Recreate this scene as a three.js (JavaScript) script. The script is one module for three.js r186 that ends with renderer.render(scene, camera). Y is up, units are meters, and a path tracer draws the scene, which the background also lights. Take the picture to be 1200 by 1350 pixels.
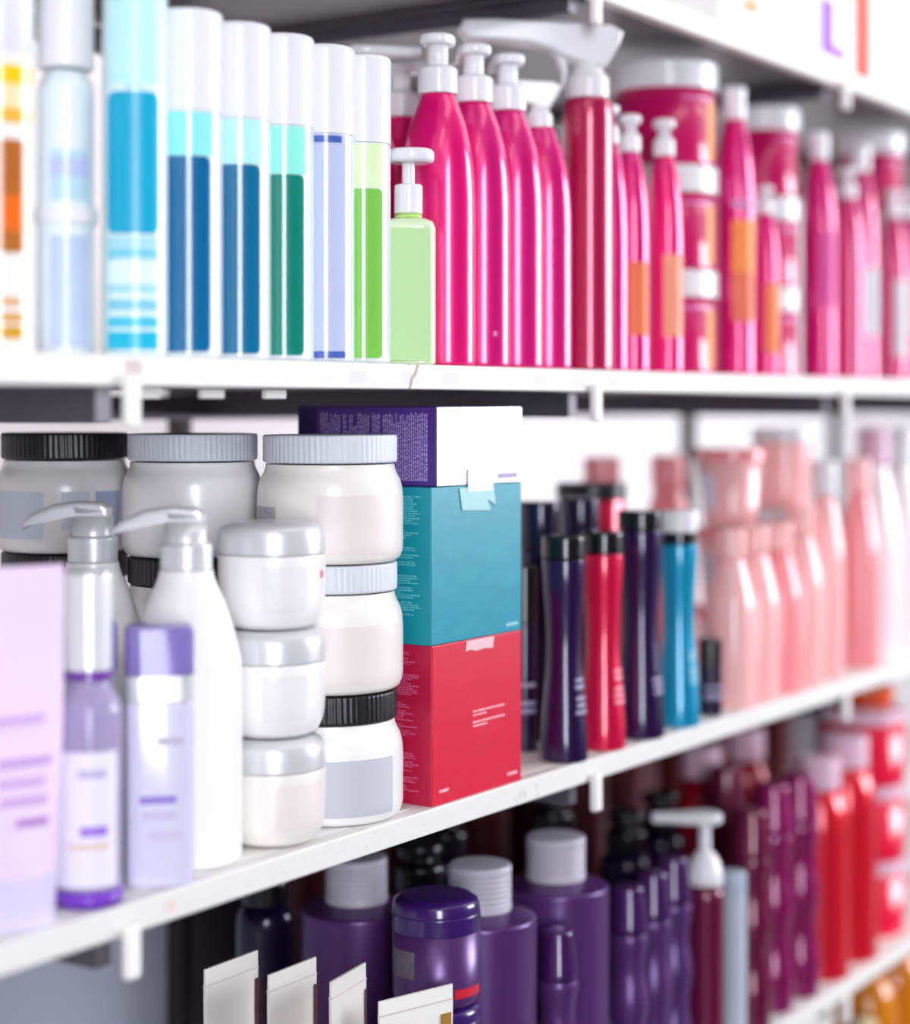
import * as THREE from 'three';
import { RoundedBoxGeometry } from 'three/addons/geometries/RoundedBoxGeometry.js';
import { mergeGeometries, mergeVertices } from 'three/addons/utils/BufferGeometryUtils.js';
import { RectAreaLightUniformsLib } from 'three/addons/lights/RectAreaLightUniformsLib.js';

// ---------------------------------------------------------------- camera, sky, lights, exposure
const scene = new THREE.Scene();
const camera = new THREE.PerspectiveCamera(2 * Math.atan(675 / 2500) * 180 / Math.PI, 1200 / 1350, 0.05, 60);
camera.position.set(0, 1.4, 0.8325);
camera.lookAt(Math.cos(0.5889), 1.4, 0.8325 - Math.sin(0.5889));
camera.setViewOffset(1200, 1350, 0, 140, 1200, 1350);
camera.focus = 1.45;
camera.userData.fStop = 2.0;
camera.updateProjectionMatrix();

const renderer = new THREE.WebGLRenderer({ antialias: true });
renderer.toneMapping = THREE.LinearToneMapping;
renderer.toneMappingExposure = 0.6;
renderer.shadowMap.enabled = true;
RectAreaLightUniformsLib.init();

const SKY = new THREE.Color(0.93, 0.96, 1.0);
scene.background = SKY;
scene.backgroundIntensity = 8;

function areaLight(name, w, h, pos, rot, color, intensity) {
  const l = new THREE.RectAreaLight(color, intensity, w, h);
  l.name = name; l.position.set(...pos); l.rotation.set(...rot); scene.add(l);
  return l;
}
const DAY = 0xf2f6ff, LED = 0xfff6ee;
areaLight('daylight_storefront', 1.2, 2.2, [-1.6, 1.65, 2.50], [0, 0, 0], DAY, 26);
areaLight('daylight_aisle_window', 2.8, 1.5, [4.6, 1.95, 2.50], [0, 0, 0], DAY, 24);
const lampSpots = [[-1.0, 1.0], [1.1, 1.0], [3.2, 1.0], [5.3, 1.0], [0.6, -1.0], [2.4, -1.0], [4.2, -1.0]];  // rear row is unseen, added to brighten the wall behind the shelves
for (const [x, z] of lampSpots) areaLight('ceiling_lamp_light', 1.5, 0.3, [x, 2.925, z], [-Math.PI / 2, 0, 0], LED, z > 0 ? 3 : 8);

// ---------------------------------------------------------------- helpers
let seed = 11;
const rnd = () => { seed = (seed * 1664525 + 1013904223) >>> 0; return seed / 4294967296; };
const taken = {};
const numbered = n => { const k = taken[n] = (taken[n] ?? -1) + 1; return k ? `${n}_${String(k).padStart(3, '0')}` : n; };
function thing(name, label, category, pos = [0, 0, 0], turn = 0, group) {
  const o = new THREE.Group(); o.name = numbered(name); o.position.set(...pos); o.rotation.y = turn;
  o.userData = { label, category }; if (group) o.userData.group = group;
  scene.add(o); return o;
}
function part(name, geo, mat, parent) {
  const m = new THREE.Mesh(geo, mat); m.name = name; m.castShadow = m.receiveShadow = true; parent.add(m); return m;
}
function struct(name, geo, mat, parent) {
  const m = new THREE.Mesh(geo, mat); m.name = name; m.castShadow = m.receiveShadow = true;
  if (!parent) m.userData.kind = 'structure';
  (parent || scene).add(m); return m;
}
function dup(src, pos, turn, label, group) {
  const r = src.clone(); r.name = numbered(src.name.replace(/_\d{3}$/, '')); r.position.set(...pos); r.rotation.y = turn;
  r.userData = { ...src.userData, label }; if (group) r.userData.group = group;
  scene.add(r); return r;
}
const box = (w, h, d, x = 0, y = 0, z = 0) => new THREE.BoxGeometry(w, h, d).translate(x, y, z);
const rbox = (w, h, d, r, x = 0, y = 0, z = 0) => new RoundedBoxGeometry(w, h, d, 3, r).translate(x, y, z);
// profile with rounded corners: [radius, height, fillet]
function fillet(pts, n = 5) {
  const out = [];
  for (let i = 0; i < pts.length; i++) {
    const [r, y, f = 0] = pts[i];
    if (!f || i === 0 || i === pts.length - 1) { out.push(new THREE.Vector2(r, y)); continue; }
    const p = new THREE.Vector2(r, y), a = new THREE.Vector2(pts[i - 1][0], pts[i - 1][1]).sub(p), b = new THREE.Vector2(pts[i + 1][0], pts[i + 1][1]).sub(p);
    const la = Math.min(f, a.length() * 0.49), lb = Math.min(f, b.length() * 0.49);
    a.setLength(la).add(p); b.setLength(lb).add(p);
    for (let k = 0; k <= n; k++) { const t = k / n, u = 1 - t; out.push(new THREE.Vector2(u * u * a.x + 2 * u * t * p.x + t * t * b.x, u * u * a.y + 2 * u * t * p.y + t * t * b.y)); }
  }
  return out;
}
const curve = (pts, n = 30) => new THREE.SplineCurve(pts.map(p => new THREE.Vector2(p[0], p[1]))).getPoints(n).map(p => [Math.max(p.x, 0), p.y]);
function lathe(pts, { seg = 48, sx = 1, sz = 1, y = 0 } = {}) {
  return new THREE.LatheGeometry(fillet(pts), seg).scale(sx, 1, sz).translate(0, y, 0);
}
// radius of a profile at a height (outer wall)
function radiusAt(pts, y) {
  const f = fillet(pts);
  let best = 0;
  for (let i = 0; i + 1 < f.length; i++) {
    const a = f[i], b = f[i + 1];
    if ((a.y <= y && b.y >= y) && b.y - a.y > 1e-9) best = Math.max(best, a.x + (b.x - a.x) * (y - a.y) / (b.y - a.y));
  }
  return best;
}
// print or sticker that follows the wall of a turned body
function wrap(pts, y0, y1, phi, width, { sx = 1, sz = 1, up = 0.0005, n = 14, seg = 24 } = {}) {
  const v = [];
  for (let i = 0; i <= n; i++) { const y = y0 + (y1 - y0) * i / n; v.push(new THREE.Vector2(radiusAt(pts, y) + up, y)); }
  return new THREE.LatheGeometry(v, seg, phi - width / 2, width).scale(sx, 1, sz);
}
// the same with rounded corners
function wrapRound(pts, y0, y1, phi, width, c, { up = 0.0005, n = 28, seg = 24 } = {}) {
  const pos = [], idx = [];
  for (let j = 0; j <= n; j++) {
    const y = y0 + (y1 - y0) * (0.5 - 0.5 * Math.cos(Math.PI * j / n)), r = radiusAt(pts, y) + up, e = Math.max(0, c - (y - y0), c - (y1 - y)), hw = width / 2 - (c - Math.sqrt(Math.max(0, c * c - e * e))) / r;
    for (let i = 0; i <= seg; i++) { const a = phi - hw + 2 * hw * i / seg; pos.push(r * Math.sin(a), y, r * Math.cos(a)); }
  }
  for (let j = 0; j < n; j++) for (let i = 0; i < seg; i++) { const a = j * (seg + 1) + i, b = a + seg + 1; idx.push(a, a + 1, b, a + 1, b + 1, b); }
  const g = new THREE.BufferGeometry(); g.setAttribute('position', new THREE.Float32BufferAttribute(pos, 3)); g.setIndex(idx); g.computeVertexNormals(); return g;
}
function ribbed(r, h, n, depth, round = 0.002) {
  const g = new THREE.LatheGeometry(fillet([[0, 0], [r, 0, round], [r, h, round], [0, h]], 3), n * 4);
  const p = g.attributes.position;
  for (let i = 0; i < p.count; i++) {
    const x = p.getX(i), z = p.getZ(i), q = Math.hypot(x, z); if (q < r * 0.985) continue;
    const s = 1 - depth / r * (0.5 + 0.5 * Math.cos(Math.atan2(x, z) * n)); p.setX(i, x * s); p.setZ(i, z * s);
  }
  g.computeVertexNormals(); return g;
}
// rings of superellipses: [y, half width x, half depth z, power, shift x, shift z]
function loft(rings, seg = 40) {
  const pos = [], uv = [], idx = [];
  const ring = ([y, a, b, e = 2, ox = 0, oz = 0], v) => {
    for (let i = 0; i <= seg; i++) {
      const t = i / seg * Math.PI * 2, c = Math.cos(t), s = Math.sin(t);
      pos.push(ox + a * Math.sign(c) * Math.abs(c) ** (2 / e), y, oz - b * Math.sign(s) * Math.abs(s) ** (2 / e)); uv.push(i / seg, v);
    }
  };
  rings.forEach((r, k) => ring(r, k / (rings.length - 1)));
  for (let k = 0; k + 1 < rings.length; k++) for (let i = 0; i < seg; i++) {
    const a = k * (seg + 1) + i, b = a + 1, c = a + seg + 1, d = c + 1; idx.push(a, b, c, b, d, c);
  }
  for (const [k, flip] of [[0, true], [rings.length - 1, false]]) {
    const r = rings[k], m = pos.length / 3; pos.push(r[4] || 0, r[0], r[5] || 0); uv.push(0.5, 0.5);
    const s0 = pos.length / 3; ring(r, 0);
    for (let i = 0; i < seg; i++) flip ? idx.push(m, s0 + i + 1, s0 + i) : idx.push(m, s0 + i, s0 + i + 1);
  }
  const g = new THREE.BufferGeometry();
  g.setAttribute('position', new THREE.Float32BufferAttribute(pos, 3)); g.setAttribute('uv', new THREE.Float32BufferAttribute(uv, 2));
  g.setIndex(idx); g.computeVertexNormals(); return g;
}
function extrude(points, depth, bevel, smooth = false) {
  const s = new THREE.Shape();
  if (smooth) { const c = new THREE.CatmullRomCurve3(points.map(p => new THREE.Vector3(p[0], p[1], 0)), true, 'catmullrom', 0.4).getPoints(64); s.setFromPoints(c.map(p => new THREE.Vector2(p.x, p.y))); }
  else s.setFromPoints(points.map(p => new THREE.Vector2(...p)));
  return new THREE.ExtrudeGeometry(s, { depth: depth - 2 * bevel, bevelEnabled: true, bevelThickness: bevel, bevelSize: bevel, bevelOffset: -bevel, bevelSegments: 3 }).translate(0, 0, -depth / 2 + bevel);
}

// ---------------------------------------------------------------- materials
const mat = (color, roughness = 0.35, o = {}) => new THREE.MeshPhysicalMaterial({ color, roughness, ...o });
const gloss = (color, o = {}) => mat(color, 0.3, { specularIntensity: 0.5, clearcoat: 0.8, clearcoatRoughness: 0.08, ...o });
const pearl = (color, o = {}) => mat(color, 0.3, { metalness: 0.25, specularIntensity: 0.5, clearcoat: 1, clearcoatRoughness: 0.10, ...o });
const M = {
  wall: mat(0xdcd6d8, 0.85), wallDark: mat(0x5e585a, 0.85), floor: mat(0x5a544e, 0.5), ceiling: mat(0xb8b4b4, 0.9),
  shelf: mat(0xf1efec, 0.45), steel: mat(0x57535a, 0.4, { metalness: 0.3 }), post: mat(0x3a3434, 0.5, { metalness: 0.4 }), panel: mat(0xb8bacb, 0.6), panelShaded: mat(0x4a464e, 0.6), tray: mat(0x4d484b, 0.35, { metalness: 0.5 }),
  cap: gloss(0xe3e3e6, { clearcoat: 0.3 }), pump: gloss(0xe6e5e9, { clearcoat: 0.4 }), cream: mat(0xf0ebe6, 0.3, { clearcoat: 0.4, clearcoatRoughness: 0.15 }),
  whiteJar: mat(0xf2f0ef, 0.3, { clearcoat: 0.35, clearcoatRoughness: 0.15 }), silverLid: mat(0xd9dadd, 0.32, { metalness: 0.25, clearcoat: 0.4 }),
  greyLid: mat(0xd3d6de, 0.45), blackLid: mat(0x17151a, 0.35), black: gloss(0x0d0b10),
  pink: pearl(0xea1076), pinkDeep: pearl(0xb31a50), magenta: pearl(0xd8157a), rose: pearl(0xcf3f7c), orange: mat(0xf58a3e, 0.5), peachPrint: mat(0xf49c7c, 0.5),
  coral: gloss(0xf5959c), coralPale: gloss(0xf8bcbc), coralRed: gloss(0xe85f68),
  violet: pearl(0x260b42), purpleCap: pearl(0x411a58), darkViolet: gloss(0x1d0d33, { metalness: 0.3 }), purple: mat(0x573070, 0.32, { metalness: 0.35, clearcoat: 0.3, clearcoatRoughness: 0.3 }),
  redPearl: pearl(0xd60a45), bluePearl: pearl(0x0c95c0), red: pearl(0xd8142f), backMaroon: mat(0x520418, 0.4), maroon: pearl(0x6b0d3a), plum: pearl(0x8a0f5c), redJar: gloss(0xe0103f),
  ribCap: mat(0xb9b4c0, 0.4), pinkCap: mat(0xe2bcd0, 0.4), paleBlue: mat(0xb9c3cf, 0.4), amber: gloss(0xd07a08), creamCap: mat(0xe8d6ad, 0.5),
  paper: mat(0xf2f2f2, 0.6), greyPrint: mat(0xc1c1cc, 0.55), beigePrint: mat(0xe2d9d6, 0.5), lilacPrint: mat(0x9a7fd0, 0.5), redPrint: mat(0xc4142c, 0.5), gold: mat(0xb48a3c, 0.45, { metalness: 0.4 }),
  tubeWhite: mat(0xd9d3ce, 0.45), brown: mat(0x4a2026, 0.5),
};
function canvas(w, h, paint) {
  const c = document.createElement('canvas'); c.width = w; c.height = h; paint(c.getContext('2d'), w, h);
  const t = new THREE.CanvasTexture(c); t.colorSpace = THREE.SRGBColorSpace; return t;
}
// lines of print too small to read
function smallPrint(ctx, x, y, w, h, row, color, fill = 0.85) {
  ctx.fillStyle = color;
  for (let yy = y; yy + row * 0.6 < y + h; yy += row) {
    const end = x + w * (rnd() < 0.25 ? 0.4 + 0.5 * rnd() : fill + (1 - fill) * rnd());
    for (let xx = x; xx < end;) { const l = row * (0.3 + 1.6 * rnd()); ctx.fillRect(xx, yy, Math.min(l, end - xx), row * 0.55); xx += l + row * 0.35; }
  }
}

// ---------------------------------------------------------------- room
const RX0 = -3, RX1 = 8, RZ0 = -1.5, RZ1 = 2.6, RH = 3;
struct('floor', box(RX1 - RX0, 0.1, RZ1 - RZ0, (RX0 + RX1) / 2, -0.05, (RZ0 + RZ1) / 2), M.floor);
struct('ceiling', box(RX1 - RX0, 0.1, RZ1 - RZ0, (RX0 + RX1) / 2, RH + 0.05, (RZ0 + RZ1) / 2), M.ceiling);
struct('wall_back', box(RX1 - RX0, RH, 0.12, (RX0 + RX1) / 2, RH / 2, RZ0 - 0.06), M.wall);
struct('wall_left', box(0.12, RH, RZ1 - RZ0, RX0 - 0.06, RH / 2, (RZ0 + RZ1) / 2), M.wallDark);
struct('wall_right', box(0.12, RH, RZ1 - RZ0, RX1 + 0.06, RH / 2, (RZ0 + RZ1) / 2), M.wallDark);
const openings = [[-2.2, -1.0, 0.55, 2.75], [3.2, 6.0, 1.2, 2.7]];
{
  const g = [], z = RZ1 + 0.06; let x = RX0;
  for (const [a, b, lo, hi] of openings) {
    g.push(box(a - x, RH, 0.12, (a + x) / 2, RH / 2, z), box(b - a, lo, 0.12, (a + b) / 2, lo / 2, z), box(b - a, RH - hi, 0.12, (a + b) / 2, (RH + hi) / 2, z)); x = b;
  }
  g.push(box(RX1 - x, RH, 0.12, (RX1 + x) / 2, RH / 2, z));
  struct('wall_front', mergeGeometries(g), M.wallDark);
}
const glass = new THREE.MeshPhysicalMaterial({ color: 0xffffff, roughness: 0.02, transmission: 1, thickness: 0 });
openings.forEach(([a, b, lo, hi], i) => {
  const w = new THREE.Group(); w.name = `window_${i + 1}`; w.userData.kind = 'structure'; scene.add(w);
  const cx = (a + b) / 2, cy = (lo + hi) / 2, z = RZ1 + 0.06;
  for (const s of [-1, 1]) { struct('window_frame', box(0.05, hi - lo, 0.07, cx + s * ((b - a) / 2 - 0.025), cy, z), M.shelf, w); struct('window_frame', box(b - a - 0.1, 0.05, 0.07, cx, cy + s * ((hi - lo) / 2 - 0.025), z), M.shelf, w); }
  struct('pane', box(b - a - 0.1, hi - lo - 0.1, 0.004, cx, cy, z), glass, w);
});
const glow = new THREE.MeshStandardMaterial({ color: 0xffffff, emissive: 0xfff6ee, emissiveIntensity: 1.5 });
lampSpots.forEach(([x, z], i) => {
  const rows = ['above the aisle', 'added behind the shelving'];
  const l = thing('ceiling_lamp', `${['first', 'second', 'third', 'fourth'][z > 0 ? i : i - 4]} long white ceiling lamp ${rows[z > 0 ? 0 : 1]}, counted from the left wall`, 'lamp', [x, RH, z], 0, `ceiling lamps ${rows[z > 0 ? 0 : 1]}`);
  part('housing', box(1.54, 0.05, 0.34, 0, -0.025, 0), M.cap, l);
  part('diffuser', box(1.5, 0.015, 0.3, 0, -0.0575, 0), glow, l);
});

// ---------------------------------------------------------------- shelving
const SY = { low: 0.398, bottom: 0.743, middle: 1.087, upper: 1.432, top: 1.783 };
const X0 = 0.15, X1 = 3.3, DEPTH = 0.47;
const lipPaint = { upper: (c, W, H) => {
  // tape marks and a chipped split along the edge
  const X = x => (x - X0) / (X1 - X0) * W;
  c.fillStyle = '#c6c3c1';
  for (const x of [1.106, 1.172, 1.228, 1.365, 1.43, 1.49]) c.fillRect(X(x), H * 0.28, W * 0.0075, H * 0.55);
  c.fillStyle = '#bcaaa8'; c.fillRect(X(0.873), H * 0.15, W * 0.005, H * 0.5);
  c.strokeStyle = '#8a6a56'; c.lineWidth = 2; c.beginPath(); c.moveTo(X(1.195), 0); c.lineTo(X(1.191), H * 0.4); c.lineTo(X(1.187), H * 0.55); c.lineTo(X(1.184), H); c.stroke();
  c.strokeStyle = '#b9b2ae'; c.lineWidth = 1; for (let k = 0; k < 14; k++) { const x = X(1.0 + 0.08 * rnd()), y = H * rnd(); c.beginPath(); c.moveTo(x, y); c.lineTo(x + 9 * rnd(), y + 6 * rnd() - 3); c.stroke(); }
}, middle: (c, W, H) => {
  const X = x => (x - X0) / (X1 - X0) * W; c.strokeStyle = '#c3bfba'; c.lineWidth = 1;
  for (let k = 0; k < 9; k++) { const x = X(1.335 + 0.04 * rnd()), y = H * (0.2 + 0.6 * rnd()); c.beginPath(); c.moveTo(x, y); c.lineTo(x + 1, y + 6); c.stroke(); }
  c.fillStyle = '#e0d2cc'; c.fillRect(X(0.91), H * 0.3, 7, H * 0.4);
} };
const brX = [0.29, 0.875, 1.465, 2.04, 2.62, 3.2];
const shelfWords = { low: 'lowest white shelf, holding amber bottles', bottom: 'white shelf holding the purple and red bottles', middle: 'white shelf holding the white jars and cartons', upper: 'white shelf with split edge holding magenta and blue bottles', top: 'topmost white shelf holding white cartons' };
for (const [k, y] of Object.entries(SY)) {
  const rack = thing('shelf', shelfWords[k], 'shelf', [0, y, 0], 0, 'shelves of the shelving unit');
  part('shelf_board', box(X1 - X0, 0.008, DEPTH - 0.015, (X0 + X1) / 2, -0.004, -DEPTH / 2 - 0.0075), M.shelf, rack);
  part('under_tray', box(X1 - X0, 0.008, DEPTH - 0.015, (X0 + X1) / 2, -0.0121, -DEPTH / 2 - 0.0075), M.tray, rack);
  const tex = canvas(2048, 24, (c, W, H) => {
    c.fillStyle = '#e2e0dd'; c.fillRect(0, 0, W, H);
    for (let i = 0; i < 500; i++) { c.fillStyle = `rgba(170,160,150,${0.05 + 0.15 * rnd()})`; c.fillRect(W * rnd(), H * rnd(), 1 + 3 * rnd(), 1 + rnd()); }
    lipPaint[k]?.(c, W, H);
  });
  part('front_lip', rbox(X1 - X0, 0.0195, 0.014, 0.0015, (X0 + X1) / 2, -0.00975, -0.007), mat(0xffffff, 0.45, { map: tex }), rack);
  for (const x of brX) {
    const bh = k === 'top' ? 0.012 : 0.022;
    const br = part('bracket', mergeGeometries([box(0.014, bh, DEPTH - 0.02, x, -0.0205 - bh / 2, -DEPTH / 2 - 0.01), box(0.05, 0.004, DEPTH - 0.02, x, -0.0185, -DEPTH / 2 - 0.01)]), M.steel, rack);
    part('bracket_cap', rbox(0.0125, 0.034, 0.008, 0.003, x, -0.029, 0.0042), M.shelf, br);
  }
  if (k === 'upper') for (const x of [0.925, 0.99, 1.058]) part('label_clip', rbox(0.024, 0.007, 0.004, 0.001, x, -0.0235, -0.03), M.shelf, rack);
  part('back_rail', box(X1 - X0, 0.024, 0.012, (X0 + X1) / 2, -0.034, -DEPTH + 0.012), M.steel, rack);
}
{
  const f = thing('shelving_frame', 'dark steel posts and grey back panel behind the shelves', 'frame', [0, 0, -DEPTH - 0.017]);
  for (const x of brX) part('upright_post', box(0.015, 2.2, 0.02, x, 1.1, 0), M.post, f);
  for (let i = 0; i + 1 < brX.length; i++) part('back_panel', box(brX[i + 1] - brX[i] - 0.002, 0.32, 0.006, (brX[i] + brX[i + 1]) / 2, 0.9, -0.02), i < 2 ? M.panel : M.panelShaded, f);  // light from the left put into the panel colours: far bays painted darker
}

// ---------------------------------------------------------------- shared builders
const FACE = -0.98;                       // turned towards the near end of the aisle
const DISC = extrude([[0.016, 0], [0.012, 0.0105], [0, 0.0145], [-0.012, 0.0105], [-0.016, 0], [-0.012, -0.0105], [0, -0.0145], [0.012, -0.0105]], 0.009, 0.003, true).rotateX(-Math.PI / 2);
const SPOUT = extrude([[0.046, 0.0035], [0.03, 0.007], [0.012, 0.0125], [0, 0.0145], [-0.011, 0.0115], [-0.0155, 0], [-0.011, -0.0115], [0, -0.0145], [0.012, -0.0125], [0.03, -0.007], [0.046, -0.0035]], 0.009, 0.003, true).rotateX(-Math.PI / 2);
const straightPump = (t, y, m, spout = true, turn = 0, k = 1) => {
  part('pump_collar', lathe([[0, 0], [0.0165, 0, 0.001], [0.0165, 0.021, 0.002], [0.012, 0.0235, 0.001], [0.009, 0.024], [0, 0.024]]).scale(k, k, k).translate(0, y, 0), m, t);
  part('pump_stem', lathe([[0, 0.022], [0.0088, 0.022], [0.0088, 0.042], [0, 0.042]], { seg: 28 }).scale(k, k, k).translate(0, y, 0), m, t);
  part('pump_head', (spout ? SPOUT : DISC).clone().rotateY(turn).scale(k, k, k).translate(0, y + 0.0445 * k, 0), m, t);
};

// ================================================================ UPPER SHELF
const U = SY.upper;
// --- round bottles with tall white caps
function tallCapBottle(label, x, z, r, h, capH, airH, airColor, liquid, foot) {
  const t = thing('capped_bottle', label, 'bottle', [x, U, z], FACE, 'tall white capped bottles');
  const prof = [[0, 0], [r, 0, 0.003], [r, h - capH, 0.0008], [0, h - capH]];
  part('body', lathe(prof), gloss(0xdde5ea, { clearcoat: 1 }), t);
  part('cap', lathe([[0, 0], [r + 0.0004, 0, 0.0006], [r + 0.0004, capH, 0.004], [0, capH]], { y: h - capH }), M.cap, t);
  const top = h - capH;
  if (airH) part('clear_band', wrap(prof, top - airH, top - 0.001, 0, 2.3), gloss(airColor, { clearcoat: 1 }), t);
  const p = part('liquid_window', wrapRound(prof, 0.004, top - airH - 0.0005, 0, 1.62, 0.004), gloss(liquid, { clearcoat: 1 }), t);
  if (foot) { part('colour_band', wrap(prof, 0.003, 0.008, 0, 1.6, { up: 0.0008 }), gloss(foot), p); part('colour_band', wrap(prof, top - 0.007, top - 0.002, 0, 1.3, { up: 0.0008 }), gloss(foot), p); }
  return t;
}
tallCapBottle('dark blue bottle with tall white cap, widest and leftmost of the capped row', 0.968, -0.032, 0.0236, 0.234, 0.069, 0.03, 0x8fe6e6, 0x006496);
tallCapBottle('dark blue bottle with white cap standing next to the dark green bottle', 1.021, -0.032, 0.0225, 0.234, 0.067, 0.032, 0xb6eef0, 0x006a96);
tallCapBottle('dark teal green bottle with white cap and mint band', 1.070, -0.032, 0.0225, 0.234, 0.066, 0.035, 0x92f0dc, 0x04806f);
tallCapBottle('pale periwinkle bottle with white cap and thin dark blue bands', 1.119, -0.032, 0.0225, 0.234, 0.066, 0, 0xffffff, 0xbcc6e6, 0x4a62b4);
tallCapBottle('lime green bottle with white cap and pale yellow green band', 1.166, -0.032, 0.022, 0.234, 0.067, 0.035, 0xdff2c4, 0x7cc650);
// --- small green pump bottle
{
  const t = thing('pump_bottle', 'small pale green pump bottle in front of the first magenta bottle', 'bottle', [1.225, U, -0.03], FACE);
  part('body', loft([[0, 0.019, 0.014, 4], [0.002, 0.0215, 0.0165, 4], [0.108, 0.0215, 0.0165, 4], [0.113, 0.0195, 0.0145, 4], [0.1155, 0.014, 0.010, 3]]), gloss(0xd9ebc4), t);
  part('print_panel', rbox(0.033, 0.104, 0.001, 0.0004, 0.001, 0.055, 0.01665), mat(0xa9d08a, 0.35), t);
  part('neck_band', lathe([[0, 0], [0.011, 0], [0.011, 0.005], [0, 0.005]], { y: 0.1145 }), gloss(0xb9e07c), t);
  part('pump_collar', lathe([[0, 0], [0.0112, 0, 0.001], [0.0112, 0.023, 0.002], [0, 0.0235]], { y: 0.1195 }), M.pump, t);
  part('pump_stem', lathe([[0, 0], [0.005, 0], [0.005, 0.02], [0, 0.02]], { y: 0.1425 }), M.pump, t);
  part('pump_head', DISC.clone().scale(1.15, 1.25, 1.15).translate(0.002, 0.165, 0), M.pump, t);
}
// --- left end
{
  const t = thing('capped_bottle', 'white bottle with amber and yellow print at the left end', 'bottle', [0.806, U, -0.04], FACE);
  const r = 0.021, prof = [[0, 0], [r, 0, 0.003], [r, 0.18, 0.001], [0, 0.18]];
  part('body', lathe(prof), gloss(0xf3ece6), t);
  part('cap', lathe([[0, 0], [r + 0.0004, 0], [r + 0.0004, 0.09, 0.004], [0, 0.09]], { y: 0.18 }), M.cap, t);
  for (const [a, b, c, w] of [[0.161, 0.173, 0xfdcb06, 2.6], [0.147, 0.161, 0xfbe2b4, 2.4], [0.138, 0.147, 0xf2b53c, 2.5], [0.094, 0.128, 0xb5651e, 2.0], [0.073, 0.094, 0xee6c0a, 2.0], [0.06, 0.073, 0xb56a1c, 2.0], [0.018, 0.024, 0xd9a05c, 2.0], [0.028, 0.033, 0xdba874, 1.6], [0.008, 0.016, 0xcf9a24, 2.0]])
    part('print_band', wrap(prof, a, b, 0.1, w), mat(c, 0.3, { clearcoat: 0.8 }), t);
}
{
  const t = thing('spray_bottle', 'pale icy blue clear bottle with white cap beside the amber bottle', 'bottle', [0.872, U, -0.05], FACE);
  const r = 0.0178, prof = [[0, 0], [r, 0, 0.003], [r, 0.172, 0.004], [0.012, 0.182, 0.002], [0, 0.182]];
  part('body', lathe(prof), gloss(0xdde9ee), t);
  part('cap', lathe([[0, 0], [r, 0, 0.001], [r, 0.085, 0.004], [0, 0.085]], { y: 0.183 }), M.cap, t);
  for (const [a, b, c] of [[0.006, 0.076, 0xb9c8e6], [0.098, 0.13, 0xb5d5e6], [0.113, 0.125, 0xb6bfea]]) part('print_band', wrap(prof, a, b, 0.35, 1.4, { up: c === 0xb6bfea ? 0.0009 : 0.0005 }), mat(c, 0.3), t);
  part('clip_ring', lathe([[r, 0.084], [r + 0.0022, 0.084, 0.0006], [r + 0.0022, 0.094, 0.0006], [r, 0.094]]), M.cap, t);
}
{
  const t = thing('spray_can', 'pale aqua can with solid cyan panel and white stripes', 'can', [0.908, U, -0.024], FACE);
  const r = 0.0212, prof = [[0, 0], [r, 0, 0.003], [r, 0.245, 0.008], [0, 0.252]];
  part('body', lathe(prof), gloss(0xdff4f6), t);
  part('cap', lathe([[0, 0], [0.017, 0, 0.001], [0.017, 0.045, 0.005], [0, 0.045]], { y: 0.25 }), gloss(0xbfeaf0), t);
  part('print_panel', wrapRound(prof, 0.078, 0.169, 0.1, 1.72, 0.006), mat(0x04a6cc, 0.35), t);
  part('print_band', wrap(prof, 0.174, 0.235, 0.25, 1.9), mat(0xbeeef2, 0.35), t);
  for (const [a, b, c] of [[0.062, 0.069, 0x7ccfe4], [0.04, 0.046, 0xaadbe9], [0.029, 0.036, 0x86cde2], [0.018, 0.025, 0x4ac4de], [0.004, 0.0155, 0x0cb8da], [0.07, 0.076, 0xa7dcea]]) part('print_stripe', wrap(prof, a, b, 0.1, 1.7), mat(c, 0.35), t);
  for (const a of [0.0, 0.24]) part('print_mark', wrap(prof, 0.1705, 0.1735, a, 0.14), mat(0x7cd4ea, 0.35), t);
}
// --- magenta pump bottles, oval
const OV = { sx: 0.0262 / 0.033, sz: 1 };
const pumpProf = [[0, 0], [0.032, 0, 0.003], ...curve([[0.033, 0.004], [0.033, 0.1], [0.0328, 0.138], [0.0312, 0.165], [0.0285, 0.184], [0.0235, 0.202], [0.0165, 0.219], [0.0145, 0.224]], 36), [0, 0.224]];
function pumpBottle(label, pos, m, turnHead, spout, k = 1) {
  const t = thing('pump_bottle', label, 'bottle', pos, 0, 'magenta pump bottles');
  part('body', lathe(pumpProf, OV).scale(k, k, k), m, t);
  straightPump(t, 0.2235 * k, M.pump, spout, turnHead, k);
  return t;
}
pumpBottle('magenta pump bottle at the back with its head above the lime bottle cap', [1.318, U, -0.142], M.pink, -0.98, true, 1.02);
pumpBottle('magenta pump bottle squeezed behind the first front magenta bottle', [1.376, U, -0.145], M.pink, -0.98, true);
const mark = new THREE.Mesh(wrap(pumpProf, 0.026, 0.03, -0.48, 0.12, { ...OV, n: 2, seg: 4 }), mat(0xe888b8, 0.4)); mark.name = 'print_mark';
pumpBottle('large glossy magenta pump bottle beside the small green bottle', [1.288, U, -0.045], M.pink, 0.2, false);
pumpBottle('second front magenta pump bottle counted from the green bottle', [1.342, U, -0.045], M.magenta, 0.9, true).add(mark);
pumpBottle('third front magenta pump bottle counted from the green bottle', [1.396, U, -0.045], M.magenta, 0.9, true);
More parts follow.
